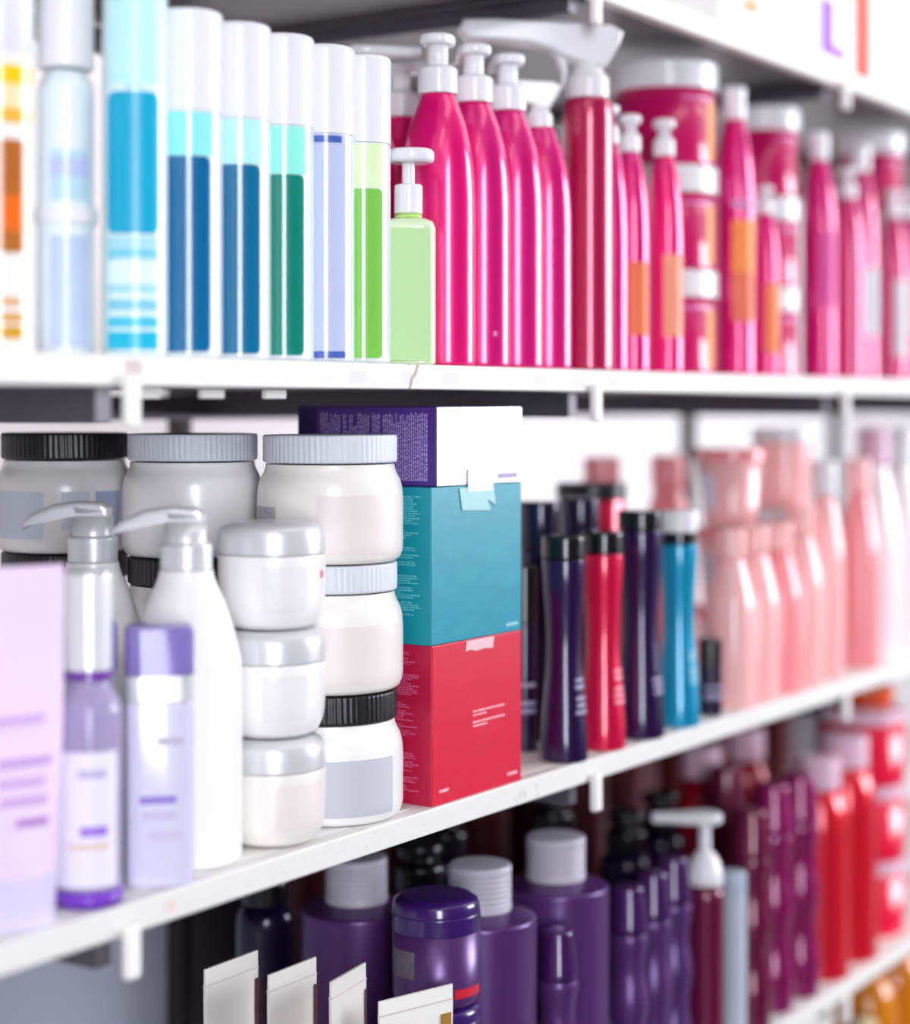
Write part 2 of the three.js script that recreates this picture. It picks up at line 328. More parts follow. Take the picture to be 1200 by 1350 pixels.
// --- trigger sprayers
const TRIG = extrude([[-0.098, 0.076], [-0.092, 0.064], [-0.06, 0.0625], [-0.04, 0.060], [-0.022, 0.053], [-0.014, 0.046], [0.017, 0.034], [0.022, 0.036], [0.033, 0.062], [0.036, 0.075], [0.026, 0.083], [-0.02, 0.086], [-0.07, 0.088], [-0.094, 0.087]], 0.026, 0.004);
function trigger(t, y, k, turn, m) {
  part('trigger_collar', lathe([[0, 0], [0.0195, 0, 0.001], [0.0195, 0.018, 0.002], [0.0135, 0.026, 0.002], [0.0125, 0.043], [0, 0.043]]).scale(k, k, k).translate(0, y, 0), m, t);
  const h = part('trigger_head', TRIG.clone().translate(-0.008, 0, 0).scale(k * 1.12, k * 0.8, k).rotateY(turn).translate(0, y, 0), m, t);
  part('trigger_lever', extrude([[-0.03, 0.06], [-0.022, 0.058], [-0.019, 0.03], [-0.0225, 0.012], [-0.026, 0.013], [-0.0245, 0.03], [-0.03, 0.048]], 0.012, 0.002).scale(k, k * 0.8, k).rotateY(turn).translate(0, y, 0), m, h);
}
{
  const t = thing('trigger_bottle', 'slim magenta spray bottle squeezed before the dark red sprayer', 'bottle', [1.449, U, -0.045], 0);
  part('body', lathe(pumpProf, OV).scale(0.9, 0.965, 0.93), M.magenta, t);
  trigger(t, 0.2155, 0.62, -0.98, M.pump);
}
{
  const t = thing('trigger_bottle', 'dark metallic rose cylinder bottle with big white trigger spray head', 'bottle', [1.503, U, -0.026], 0);
  part('body', lathe([[0, 0], [0.0235, 0, 0.003], [0.0235, 0.246, 0.028], [0.017, 0.2475], [0, 0.2475]]), M.pinkDeep, t);
  trigger(t, 0.247, 1, -0.9, M.pump);
}
// --- slim magenta bottles
const slimProf = [[0, 0], [0.0205, 0, 0.002], ...curve([[0.021, 0.003], [0.021, 0.11], [0.0205, 0.14], [0.0185, 0.17], [0.0145, 0.197], [0.0098, 0.212]], 30), [0, 0.212]];
const OV2 = { sx: 0.85, sz: 1 };
function slim(name, label, pos, m, k, print, group) {
  const t = thing(name, label, 'bottle', pos, -0.5, group);
  part('body', lathe(slimProf, OV2).scale(k, k, k), m, t);
  part('cap_collar', lathe([[0, 0], [0.0105, 0, 0.001], [0.0105, 0.016, 0.003], [0.006, 0.02], [0, 0.02]]).scale(k, k, k).translate(0, 0.212 * k, 0), M.pump, t);
  part('cap_top', lathe([[0, 0.018], [0.006, 0.018], [0.006, 0.027], [0.011, 0.029, 0.001], [0.011, 0.036, 0.003], [0, 0.038]]).scale(k, k, k).translate(0, 0.212 * k, 0), M.pump, t);
  if (print) part('print_panel', wrap(slimProf, print[0], print[1], -0.1, 1.25, OV2).scale(k, k, k), print[2], t);
  return t;
}
const SG = 'slim magenta bottles';
slim('slim_bottle', 'slim magenta bottle without print right of the dark red sprayer', [1.551, U, -0.032], M.magenta, 1.0, null, SG);
slim('slim_bottle', 'slim magenta bottle with narrow orange print under small white cap', [1.594, U, -0.032], M.magenta, 0.985, [0.035, 0.105, mat(0xe8743e, 0.5)], SG);
slim('slim_bottle', 'slim bright pink bottle with peach print in front of the big jars', [1.645, U, -0.022], M.pink, 0.99, [0.035, 0.115, M.peachPrint], SG);
slim('slim_bottle', 'small magenta bottle with orange print between the two jar stacks', [1.879, U, -0.022], M.magenta, 0.82, [0.03, 0.12, mat(0xf08a4c, 0.5)], SG);
slim('slim_bottle', 'small rose bottle with white cap before the rightmost jar stack', [2.116, U, -0.024], M.rose, 1.0, null, SG);
slim('slim_bottle', 'faded rose bottle with grey print under the third jar stack', [2.262, U, -0.024], M.rose, 0.95, [0.03, 0.13, mat(0xdde3e4, 0.5)], SG);
slim('slim_bottle', 'faded rose bottle with lilac print at the right edge', [2.318, U, -0.024], M.rose, 0.97, [0.06, 0.14, mat(0xe4d4e2, 0.5)], SG);
// --- taller magenta bottles with plain caps
const tallProf = [[0, 0], [0.0225, 0, 0.002], ...curve([[0.023, 0.003], [0.023, 0.16], [0.0225, 0.19], [0.0195, 0.224], [0.0145, 0.25], [0.011, 0.262]], 30), [0, 0.262]];
function tall(label, x, m, k, print) {
  const t = thing('tall_bottle', label, 'bottle', [x, U, -0.036], -0.5, 'tall magenta bottles');
  part('body', lathe(tallProf, OV2).scale(k, k, k), m, t);
  part('cap', lathe([[0, 0], [0.012, 0, 0.001], [0.012, 0.034, 0.003], [0, 0.034]]).scale(k, k, k).translate(0, 0.262 * k, 0), M.pump, t);
  for (const [a, b, c] of print) part('print_panel', wrap(tallProf, a, b, -0.1, 1.5, OV2).scale(k, k, k), mat(c, 0.5), t);
}
tall('tall magenta bottle with bright orange print panel between jar stacks', 1.832, M.magenta, 1.03, [[0.105, 0.158, 0xf7913f], [0.055, 0.105, 0xe5704f], [0.17, 0.178, 0xcf8fc0]]);
tall('tall plain magenta bottle right of the second jar stack', 2.058, M.magenta, 0.96, [[0.085, 0.175, 0xdf4a9c]]);
tall('tall rose bottle with pale grey print left of the third jar stack', 2.186, M.rose, 0.96, [[0.055, 0.14, 0xc8d6da]]);
// --- magenta jars in stacks
const mjProf = r => [[0, 0], [r - 0.003, 0, 0.004], [r - 0.003, 0.078], [0, 0.078]];
function magentaJars(x, z, r, what, levels, k = 1) {
  levels.forEach((word, i) => {
    const t = thing('magenta_jar', `magenta jar with white lid, ${word} of the ${what}`, 'jar', [x, U + i * 0.1062 * k, z], -0.6, 'magenta jars with white lids');
    const p = mjProf(r);
    part('body', lathe(p), gloss(0xc20f5e), t);
    part('lid', lathe([[0, 0], [r, 0, 0.001], [r, 0.028, 0.003], [0, 0.028]], { y: 0.078 }), M.cap, t);
    t.scale.y = k;
    if (what.startsWith('big')) part('print_stripe', wrap(p, 0.006, 0.066, 0.62, 0.3), mat(0xf39040, 0.5), t);
    part('print_line', wrap(p, 0.0655, 0.0695, 0.3, 0.9), mat(0xd070a8, 0.4), t);
  });
}
const L3 = ['lowest', 'middle one', 'topmost'];
magentaJars(1.753, -0.078, 0.0555, 'big left stack', L3);
magentaJars(2.010, -0.086, 0.0445, 'second stack', L3, 0.965);
magentaJars(2.344, -0.085, 0.0445, 'rightmost stack', L3);

// ================================================================ TOP SHELF
function carton(label, x, w, h, paint) {
  const t = thing('white_carton', label, 'box', [x, SY.top, -0.045], 0, 'white cartons on the top shelf');
  part('body', rbox(w, h, 0.075, 0.0015, 0, h / 2, 0), M.paper, t);
  paint(t, 0.0382);
}
carton('white carton with faint gold print on the top shelf', 1.80, 0.125, 0.17, (t, z) => {
  for (const [x, y, w, h] of [[-0.035, 0.05, 0.016, 0.05], [0.0, 0.035, 0.01, 0.06], [0.022, 0.035, 0.01, 0.06], [0.011, 0.012, 0.03, 0.008]]) part('print_mark', box(w, h, 0.0006, x, y + 0.02, z - 0.0004), mat(0xe0b070, 0.6), t);
});
carton('plain white carton between the gold and purple printed cartons', 1.927, 0.112, 0.16, () => {});
carton('white carton with purple angular mark and orange bar', 2.085, 0.185, 0.175, (t, z) => {
  for (const [x, y, w, h, c] of [[-0.07, 0.045, 0.032, 0.062, 0x8f2ec0], [-0.036, 0.02, 0.036, 0.014, 0xa055cc], [-0.036, 0.104, 0.036, 0.012, 0xa055cc], [0.035, 0.072, 0.05, 0.138, 0xf23c14]]) part('print_mark', box(w, h, 0.0006, x, y, z - 0.0004), mat(c, 0.6), t);
});
carton('plain white carton at the right edge of the top shelf', 2.29, 0.2, 0.17, () => {});

// ================================================================ MIDDLE SHELF
const Y = SY.middle;
// --- lilac tube
function tubeGeo(w, d, h) {
  const R = [];
  for (let i = 0; i <= 14; i++) { const s = i / 14, e = s * s * (3 - 2 * s); R.push([h * s * 0.93, w * (0.86 + 0.14 * e), Math.max(d * (1 - e), 0.0016), 2 + e * 6]); }
  R.push([h * 0.935, w, 0.0013, 8], [h, w, 0.0011, 8]); return loft(R);
}
// print on part of a tube's front wall, between two shares of its width and its height
function tubePatch(w, d, h, t0, t1, s0, s1) {
  const pos = [], idx = [], nu = 10, nv = 12;
  for (let j = 0; j <= nv; j++) for (let i = 0; i <= nu; i++) {
    const s = (s0 + (s1 - s0) * j / nv) / 0.93, e = s * s * (3 - 2 * s), q = t0 + (t1 - t0) * i / nu, p = 2 + e * 6;
    pos.push((w * (0.86 + 0.14 * e) + 0.0006) * q, h * s * 0.93, (Math.max(d * (1 - e), 0.0016) + 0.0007) * (1 - Math.min(q, 1) ** p) ** (1 / p));
  }
  for (let j = 0; j < nv; j++) for (let i = 0; i < nu; i++) { const a = j * (nu + 1) + i, b = a + nu + 1; idx.push(a, a + 1, b, a + 1, b + 1, b); }
  const g = new THREE.BufferGeometry(); g.setAttribute('position', new THREE.Float32BufferAttribute(pos, 3)); g.setIndex(idx); g.computeVertexNormals(); return g;
}
{
  const t = thing('squeeze_tube', 'lilac pink squeeze tube with flat crimped top at the left edge', 'tube', [0.803, Y, -0.026], -0.35);
  part('body', tubeGeo(0.034, 0.018, 0.185).translate(0, 0.031, 0), gloss(0xead4ef), t);
  part('cap', loft([[0, 0.027, 0.0165], [0.03, 0.029, 0.0175], [0.032, 0.027, 0.0165]]), gloss(0xd9cfee), t);
  for (const [y, w, x, c] of [[0.1, 0.034, 0.002, 0xc7a0dc], [0.088, 0.03, 0, 0xcfa9dd], [0.077, 0.03, 0.001, 0xcaa3da], [0.064, 0.02, 0.006, 0xb07ec4], [0.125, 0.03, 0.0, 0xd2aee4]]) part('print_line', box(w, 0.0045, 0.001, x, y, 0.0172 - Math.max(0, (y - 0.06)) * 0.06), mat(c, 0.4), t);
}
// --- clear violet serum bottle
{
  const t = thing('serum_bottle', 'violet glass bottle with tall silvery white cap and pale label', 'bottle', [0.866, Y, -0.024], FACE);
  const p = [[0, 0], [0.021, 0, 0.003], [0.0215, 0.125, 0.006], [0.0135, 0.138, 0.003], [0.0135, 0.15], [0, 0.15]];
  part('body', lathe(p), mat(0xe6dcf6, 0.06, { transmission: 0.6, thickness: 0.02, ior: 1.35, attenuationColor: new THREE.Color(0xa884e0), attenuationDistance: 0.08 }), t);
  part('glass_foot', lathe([[0, 0.0005], [0.0205, 0.0005], [0.0205, 0.011], [0, 0.011]]), gloss(0x7a3cc8), t).scale.set(1.045, 1, 1.045);
  part('paper_label', wrap(p, 0.014, 0.098, 0.1, 2.0, { up: 0.0007 }), mat(0xe6e0f2, 0.45), t);
  for (const [a, b, x, w, c] of [[0.046, 0.052, 0.35, 0.8, 0x9a6ed6], [0.038, 0.041, 0.2, 1.2, 0xdcc0a6], [0.082, 0.087, 0.3, 0.8, 0xb9aed2]]) part('print_line', wrap(p, a, b, x, w, { up: 0.0011 }), mat(c, 0.4), t);
  part('cap', lathe([[0, 0], [0.0152, 0, 0.001], [0.0152, 0.062, 0.003], [0, 0.062]], { y: 0.147 }), mat(0xe9eaee, 0.25, { metalness: 0.2, clearcoat: 0.6 }), t);
  part('neck_ring', lathe([[0, 0], [0.0158, 0, 0.001], [0.0158, 0.006, 0.001], [0, 0.006]], { y: 0.141 }), gloss(0x6c3a9c), t);
}
// --- lilac bottles with clear violet caps
function lilacBottle(label, pos, turn) {
  const t = thing('lilac_bottle', label, 'bottle', pos, turn, 'lilac bottles with violet caps');
  part('body', loft([[0, 0.0205, 0.014, 5], [0.002, 0.0222, 0.0157, 5], [0.118, 0.0222, 0.0157, 5], [0.12, 0.0212, 0.0147, 5]]), gloss(0xd6d2ea), t);
  part('collar', loft([[0.1205, 0.0222, 0.0157, 5], [0.137, 0.0222, 0.0157, 5]]), M.silverLid, t);
  part('cap', loft([[0.1375, 0.0222, 0.0157, 5], [0.166, 0.0222, 0.0157, 5], [0.169, 0.0205, 0.014, 5]]), mat(0xc4b2f2, 0.08, { transmission: 0.6, thickness: 0.02, ior: 1.4, attenuationColor: new THREE.Color(0x8a6ae2), attenuationDistance: 0.04 }), t);
  for (const [y, w, x, c] of [[0.057, 0.024, -0.002, 0x8a72cc], [0.047, 0.022, -0.001, 0xc5b9d8], [0.095, 0.016, 0.006, 0xb6aec6], [0.034, 0.022, 0.003, 0xcbc0dc]]) part('print_line', box(w, 0.005, 0.0008, x, y, 0.0158), mat(c, 0.4), t);
}
lilacBottle('pale lilac bottle with clear violet cap beside the white pump bottle', [0.929, Y, -0.022], -0.75);
lilacBottle('lilac bottle with violet cap half hidden behind the silver capped bottle', [0.921, Y, -0.083], -0.75);
// --- white pump bottles with arched spouts
const wpProf = [[0, 0], [0.037, 0, 0.004], ...curve([[0.0385, 0.006], [0.0385, 0.12], [0.0365, 0.145], [0.029, 0.172], [0.0205, 0.192], [0.0185, 0.2]], 30), [0, 0.2]];
const ARC = extrude([[0.013, 0.012], [0.008, 0.0155], [-0.01, 0.0165], [-0.028, 0.014], [-0.044, 0.007], [-0.052, -0.001], [-0.05, -0.004], [-0.042, 0.0], [-0.028, 0.006], [-0.015, 0.008], [-0.013, 0.004], [0.013, 0.004]], 0.02, 0.004);
function whitePump(label, pos, turn, k, m, pumpM) {
  const t = thing('lotion_bottle', label, 'bottle', pos, 0, 'white lotion pump bottles');
  part('body', lathe(wpProf).scale(k, k, k), m, t);
  part('pump_collar', lathe([[0, 0], [0.018, 0, 0.001], [0.018, 0.018, 0.002], [0.0145, 0.0195], [0.0145, 0.033], [0, 0.033]]).scale(k, k, k).translate(0, 0.2 * k, 0), pumpM, t);
  part('pump_head', ARC.clone().scale(k, k, k).rotateY(turn).translate(0, 0.2275 * k, 0), pumpM, t);
}
whitePump('large plain white lotion bottle with silvery pump in the front row', [0.9845, Y, -0.048], -0.98, 1, M.whiteJar, M.silverLid);
whitePump('white lotion pump bottle behind the violet glass bottle', [1.0, Y, -0.152], -0.98, 1, M.whiteJar, M.silverLid);
whitePump('lotion bottle whose bluish pump tip shows at the left edge', [0.842, Y, -0.125], 0.2, 0.99, M.whiteJar, mat(0xb4bcc8, 0.35));
// --- small white jars in a stack
const sjProf = [[0, 0], [0.026, 0, 0.006], ...curve([[0.033, 0.004], [0.0373, 0.014], [0.0388, 0.03], [0.039, 0.05]], 14), [0.0385, 0.0535, 0.001], [0, 0.0535]];
['lowest', 'middle one', 'topmost'].forEach((w, i) => {
  const t = thing('cream_jar', `small white jar with domed silvery lid, ${w} of three stacked`, 'jar', [1.0632, Y + i * 0.0768, -0.0365], FACE, 'small white jars stacked three high');
  part('body', lathe(sjProf), i ? M.whiteJar : M.cream, t);
  part('lid', lathe([[0, 0], [0.0392, 0, 0.0006], ...curve([[0.0392, 0.002], [0.0388, 0.013], [0.0365, 0.019], [0.031, 0.0224]], 14), [0, 0.0226]], { y: 0.054 }), M.silverLid, t);
  part('print_panel', wrap(sjProf, 0.014, 0.046, i ? 0.35 : 0.75, i ? 0.85 : 1.2, { up: 0.0003 }), mat(i === 0 ? 0xe9dfdc : 0xe7e5e5, 0.45), t);
  if (i === 2) part('print_mark', wrap(sjProf, 0.037, 0.042, 1.22, 0.1, { up: 0.0005 }), mat(0xe2564a, 0.4), t);
});
// --- large jars
const bjProf = [[0, 0], [0.050, 0, 0.006], ...curve([[0.0535, 0.003], [0.0558, 0.010], [0.056, 0.024], [0.056, 0.048], [0.0545, 0.060], [0.0505, 0.069], [0.0492, 0.0745]], 30), [0, 0.0745]];
const RIB = ribbed(0.0515, 0.021, 72, 0.0006);
const speckle = canvas(64, 48, (c, w, h) => { for (let i = 0; i < w; i++) for (let j = 0; j < h; j++) { const v = 140 + 90 * rnd() | 0; c.fillStyle = `rgb(${v},${v - 8},${v - 4})`; c.fillRect(i, j, 1, 1); } });
function bigJar(label, pos, lidM, bodyM, group) {
  const t = thing('hair_mask_jar', label, 'jar', pos, FACE, group);
  part('body', lathe(bjProf, { seg: 64 }), bodyM, t);
  part('lid', RIB.clone().translate(0, 0.0755, 0), lidM, t);
  return t;
}
const JH = 0.0972, JG = 'large jars with ribbed lids';
const b0 = bigJar('large white jar with black ribbed lid and grey blue label, lowest in front stack', [1.1575, Y, -0.056], M.blackLid, M.whiteJar, JG);
part('paper_label', wrap(bjProf, 0.008, 0.05, 0.42, 1.25, { up: 0.0006 }), M.greyPrint, b0);
part('label_stripe', wrap(bjProf, 0.008, 0.05, -0.3, 0.1, { up: 0.0006 }), mat(0xd2d2de, 0.5), b0);
const b1 = bigJar('large cream jar with pale grey ribbed lid, middle of the front stack', [1.1575, Y + JH, -0.056], M.greyLid, M.cream, JG);
const b2 = bigJar('large cream jar with pale grey ribbed lid, top of front stack by purple box', [1.1575, Y + 2 * JH, -0.056], M.greyLid, M.cream, JG);
for (const b of [b1, b2]) part('print_panel', wrap(bjProf, 0.008, 0.052, 0.55, 1.35, { up: 0.0003 }), mat(0xe5dbd8, 0.45), b);
part('barcode_print', wrap(bjProf, 0.022, 0.043, -1.02, 0.55, { up: 0.0005 }), mat(0xffffff, 0.5, { map: speckle }), b2);
const rows = [['bottom', M.greyLid], ['middle', M.blackLid], ['top', M.greyLid]];
rows.forEach(([w, l], i) => bigJar(`large white jar with ${i === 1 ? 'black' : 'pale grey'} ribbed lid, ${w} of stack behind lotion pump`, [1.142, Y + i * JH, -0.182], l, M.whiteJar, JG));
['bottom', 'middle', 'top'].forEach((w, i) => {
  const b = bigJar(`large white jar with black ribbed lid, ${w} of the stack far back on the left`, [1.121, Y + i * JH, -0.303], M.blackLid, M.whiteJar, JG);
  if (i === 2) { part('print_panel', wrap(bjProf, 0.012, 0.05, -0.55, 0.9), mat(0xd3dae8, 0.5), b); part('print_panel', wrap(bjProf, 0.004, 0.05, 0.85, 0.42), mat(0xa9b2cf, 0.5), b); part('print_panel', wrap(bjProf, 0.02, 0.05, 0.35, 0.4), mat(0xdbe0ec, 0.5), b); }
});
// --- cartons, stacked
const boxW = 0.132, boxD = 0.138;
function boxFace(w, h, paint) { return canvas(Math.round(w * 5200), Math.round(h * 5200), paint); }
function productBox(label, x, y, z, w, h, d, base, front, side, frontO = {}, turn = 0) {
  const t = thing('product_box', label, 'box', [x, y, z], turn, 'cartons stacked beside the jars');
  part('carton', rbox(w, h, d, 0.0008, 0, h / 2, 0), mat(base, 0.4), t);
  part('front_print', box(w - 0.0016, h - 0.0016, 0.0006, 0, h / 2, d / 2 + 0.0001), mat(0xffffff, 0.36, { map: boxFace(w, h, front), specularIntensity: 0.4, clearcoat: 0.25, clearcoatRoughness: 0.3, ...frontO }), t);
  part('side_print', box(d - 0.0016, h - 0.0016, 0.0006).rotateY(-Math.PI / 2).translate(-w / 2 - 0.0001, h / 2, 0), mat(0xffffff, 0.45, { map: boxFace(d, h, side) }), t);
  return t;
}
const blotch = (c, W, H, cols, n, a, s = 0.16) => { for (let i = 0; i < n; i++) { c.fillStyle = cols[Math.floor(rnd() * cols.length)]; c.globalAlpha = a * rnd(); c.beginPath(); c.ellipse(W * rnd(), H * rnd(), W * s * rnd() + 3, H * s * 0.35 * rnd() + 3, -0.3 * rnd(), 0, 7); c.fill(); } c.globalAlpha = 1; };
const BX = 1.2185 + boxW / 2, BZ = -0.003 - boxD / 2;
const redBox = productBox('red carton with small white print, bottom of the box stack', BX, Y, BZ, boxW, 0.1255, boxD, 0xd3183f, (c, W, H) => {
  c.fillStyle = '#d2143a'; c.fillRect(0, 0, W, H); blotch(c, W, H, ['#dc2c3a', '#c40e3c', '#d63a44'], 160, 0.2);
  const L = (x, y, w, h) => { c.fillStyle = '#f6c6cc'; for (let xx = x; xx < x + w;) { const l = 4 + 12 * rnd(); c.fillRect(xx, y, Math.min(l, x + w - xx), h); xx += l + 3; } };
  L(W * 0.44, H * 0.46, W * 0.36, 8); L(W * 0.44, H * 0.485, W * 0.15, 8); L(W * 0.44, H * 0.53, W * 0.37, 8); L(W * 0.44, H * 0.555, W * 0.16, 8);
  L(W * 0.07, H * 0.91, W * 0.1, 14); L(W * 0.84, H * 0.93, W * 0.11, 14);
}, (c, W, H) => {
  c.fillStyle = '#b3123f'; c.fillRect(0, 0, W, H); const r = '#d66a94';
  for (const [a, b] of [[0.04, 0.05], [0.1, 0.22], [0.36, 0.28], [0.68, 0.26]]) smallPrint(c, W * 0.06, H * a, W * 0.86, H * b, 9, r);
});
const tealBox = productBox('teal carton with torn seal, middle of the box stack', BX - 0.001, Y + 0.1257, BZ, boxW + 0.002, 0.1235, boxD, 0x068c9a, (c, W, H) => {
  c.fillStyle = '#008aa0'; c.fillRect(0, 0, W, H); blotch(c, W, H, ['#0a8fae', '#0f9c9c', '#3aa6b2', '#058694'], 260, 0.2);
  c.fillStyle = '#bfe6ea'; for (let k = 0; k < 5; k++) c.fillRect(W * (0.83 + 0.028 * k), H * 0.945, W * 0.018, 12);
}, (c, W, H) => {
  c.fillStyle = '#0b8d9a'; c.fillRect(0, 0, W, H); const r = '#6cc0c8';
  for (const [a, b] of [[0.05, 0.28], [0.38, 0.12], [0.56, 0.26]]) smallPrint(c, W * 0.5, H * a, W * 0.44, H * b, 10, r);
});
part('seal_tab', extrude([[-0.026, 0.1215], [-0.022, 0.104], [0.02, 0.102], [0.015, 0.1115], [0.028, 0.106], [0.024, 0.1225]], 0.0008, 0.0002).translate(-0.002, 0, boxD / 2 + 0.001), mat(0x8cc4c4, 0.3, { clearcoat: 1 }), tealBox);
part('seal_tab', extrude([[-0.022, 0.1245], [-0.024, 0.1165], [-0.018, 0.1175], [-0.008, 0.1155], [0.004, 0.1165], [0.016, 0.1155], [0.018, 0.1245]], 0.0008, 0.0002).translate(0.004, 0, boxD / 2 + 0.001), mat(0xf0c2c6, 0.3, { clearcoat: 1 }), redBox);
const purpleBox = productBox('purple carton with white reflection painted on front, top of the box stack', BX + 0.003, Y + 0.2494, BZ, boxW - 0.006, 0.063, boxD, 0x3c2168, (c, W, H) => {
  c.fillStyle = '#eceaf2'; c.fillRect(0, 0, W, H); c.fillStyle = '#5a4670'; c.fillRect(W * 0.7, H * 0.87, W * 0.26, H * 0.08);  // white fill is a painted reflection; band and speckles show where it ends
  for (let i = 0; i < 260; i++) { c.fillStyle = rnd() < 0.5 ? '#8d7f78' : '#a99c96'; c.fillRect(W * (0.03 + 0.27 * rnd()), H * (0.84 + 0.12 * rnd()), 6, 3); }
}, (c, W, H) => {
  c.fillStyle = '#4a2a80'; c.fillRect(0, 0, W, H);
  c.save(); c.translate(0, H); c.rotate(-Math.PI / 2); smallPrint(c, H * 0.06, W * 0.17, H * 0.88, W * 0.78, 11, '#b6a4d8', 0.95); c.restore();
  c.fillStyle = '#2a1250'; c.fillRect(0, 0, W * 0.14, H);
}, { metalness: 0.35, roughness: 0.12, clearcoat: 1, clearcoatRoughness: 0.06 });
part('seal_tab', box(0.036, 0.018, 0.0008, -0.002, 0.004, boxD / 2 + 0.0016), mat(0xf0f0f4, 0.2, { clearcoat: 1 }), purpleBox);
// --- waisted bottles
const waist = [[0, 0], [0.0205, 0, 0.002], ...curve([[0.0212, 0.002], [0.0212, 0.02], [0.0192, 0.05], [0.0158, 0.09], [0.0164, 0.125], [0.0188, 0.16], [0.0192, 0.178]], 36), [0, 0.178]];
function waisted(label, pos, m, capM, { k = 1, capH = 0.02, ring, print } = {}) {
  const t = thing('waisted_bottle', label, 'bottle', pos, FACE, 'waisted styling bottles');
  part('body', lathe(waist).scale(k, k, k), m, t);
  part('cap', lathe([[0, 0], [0.0194, 0, 0.001], [0.0194, capH, 0.0035], [0, capH]]).scale(k, 1, k).translate(0, 0.1785 * k + (ring ? 0.011 : 0), 0), capM, t);
  if (ring) part('cap_ring', lathe([[0, 0], [0.0185, 0, 0.001], [0.0185, 0.0105, 0.001], [0, 0.0105]], { y: 0.1785 * k }), M.black, t);
  if (print) for (const y of [0.072, 0.066, 0.056, 0.050, 0.044]) part('print_line', wrap(waist, y - 0.0018, y + 0.0018, 0.95, 0.75 + 0.2 * rnd(), { n: 2, seg: 10 }).scale(k, 1, k), print, t);
  return t;
}
const silverPrint = mat(0x8f86a4, 0.5), rosePrint = mat(0xf08a98, 0.5);
waisted('dark violet waisted bottle with black cap right of the red box', [1.449, Y, -0.0195], M.violet, M.black, { print: silverPrint });
waisted('bright crimson waisted bottle with black cap', [1.519, Y, -0.0195], M.redPearl, M.black, { print: rosePrint });
waisted('dark violet waisted bottle between the crimson and the blue bottle', [1.591, Y, -0.0195], M.violet, M.black, { k: 1.1, capH: 0.018, print: silverPrint });
waisted('turquoise blue waisted bottle with white cap and black ring', [1.670, Y, -0.0195], M.bluePearl, M.cap, { capH: 0.021, ring: true, print: mat(0x86c0d8, 0.5) });
waisted('tall dark violet bottle showing its cap behind the first violet bottle', [1.527, Y, -0.092], M.violet, M.darkViolet, { k: 1.0, capH: 0.045 });
waisted('tall dark violet bottle showing its cap behind the crimson bottle', [1.602, Y, -0.092], M.violet, M.darkViolet, { k: 1.0, capH: 0.045 });
function smallTube(label, pos, r, h, capH, m) {
  const t = thing('slim_tube', label, 'bottle', pos, FACE, 'small dark bottles');
  const p = [[0, 0], [r, 0, 0.002], [r, h - capH, 0.001], [0, h - capH]];
  part('body', lathe(p), m, t);
  part('cap', lathe([[0, 0], [r, 0, 0.0008], [r, capH, 0.002], [0, capH]], { y: h - capH }), M.black, t);
  for (const y of [0.3, 0.36, 0.5]) part('print_line', wrap(p, h * y * 0.7, h * y * 0.7 + 0.004, 0.2, 1.6, { n: 2 }), silverPrint, t);
}
smallTube('thin dark bottle with black cap squeezed against the red box', [1.468, Y, -0.073], 0.0125, 0.168, 0.052, M.darkViolet);
smallTube('tiny dark bottle with black cap right of the turquoise bottle', [1.742, Y, -0.02], 0.0118, 0.078, 0.03, M.darkViolet);
{
  const t = thing('dark_lid_jar', 'crimson jar with flat black lid behind the waisted bottles', 'jar', [1.745, Y, -0.16], FACE);
  part('body', lathe([[0, 0], [0.034, 0, 0.004], [0.0355, 0.214], [0, 0.214]]), M.redPearl, t);
  part('lid', lathe([[0, 0], [0.0372, 0, 0.001], [0.0372, 0.017, 0.002], [0, 0.017]], { y: 0.2145 }), M.blackLid, t);
}
// --- coral group
function coralBottle(label, pos, h, r, m, capM = M.coralPale) {
  const p = [[0, 0], [r, 0, 0.002], ...curve([[r, 0.003], [r, h * 0.5], [r * 0.85, h * 0.66], [r * 0.5, h * 0.84]], 20), [0, h * 0.84]];
  const t = thing('coral_bottle', label, 'bottle', pos, FACE, 'coral bottles');
  part('body', lathe(p, { sx: 0.9 }), m, t);
  part('cap', lathe([[0, 0], [r * 0.55, 0, 0.001], [r * 0.55, h * 0.16, 0.003], [0, h * 0.16]], { y: h * 0.84 }), capM, t);
  return t;
}
coralBottle('short coral bottle at the left of the front coral row', [1.808, Y, -0.028], 0.185, 0.028, M.coralPale);
coralBottle('short coral bottle second in the front coral row', [1.872, Y, -0.030], 0.185, 0.028, M.coralPale);
coralBottle('short coral bottle third in the front coral row', [1.934, Y, -0.030], 0.185, 0.027, M.coral);
coralBottle('coral bottle between the short row and the tall pair', [1.995, Y, -0.030], 0.2, 0.027, M.coralPale);
coralBottle('tall coral bottle left of the pair at the right', [2.06, Y, -0.03], 0.25, 0.026, M.coralPale, M.cap);
coralBottle('tall coral bottle right of the pair at the right', [2.165, Y, -0.03], 0.25, 0.026, M.coral, M.coralPale);
coralBottle('coral bottle top seen behind the black lidded jar', [1.99, Y, -0.285], 0.252, 0.04, M.coral, M.coral);
coralBottle('coral bottle top seen above the turquoise bottle', [2.105, Y, -0.255], 0.252, 0.04, M.coral, M.coral);
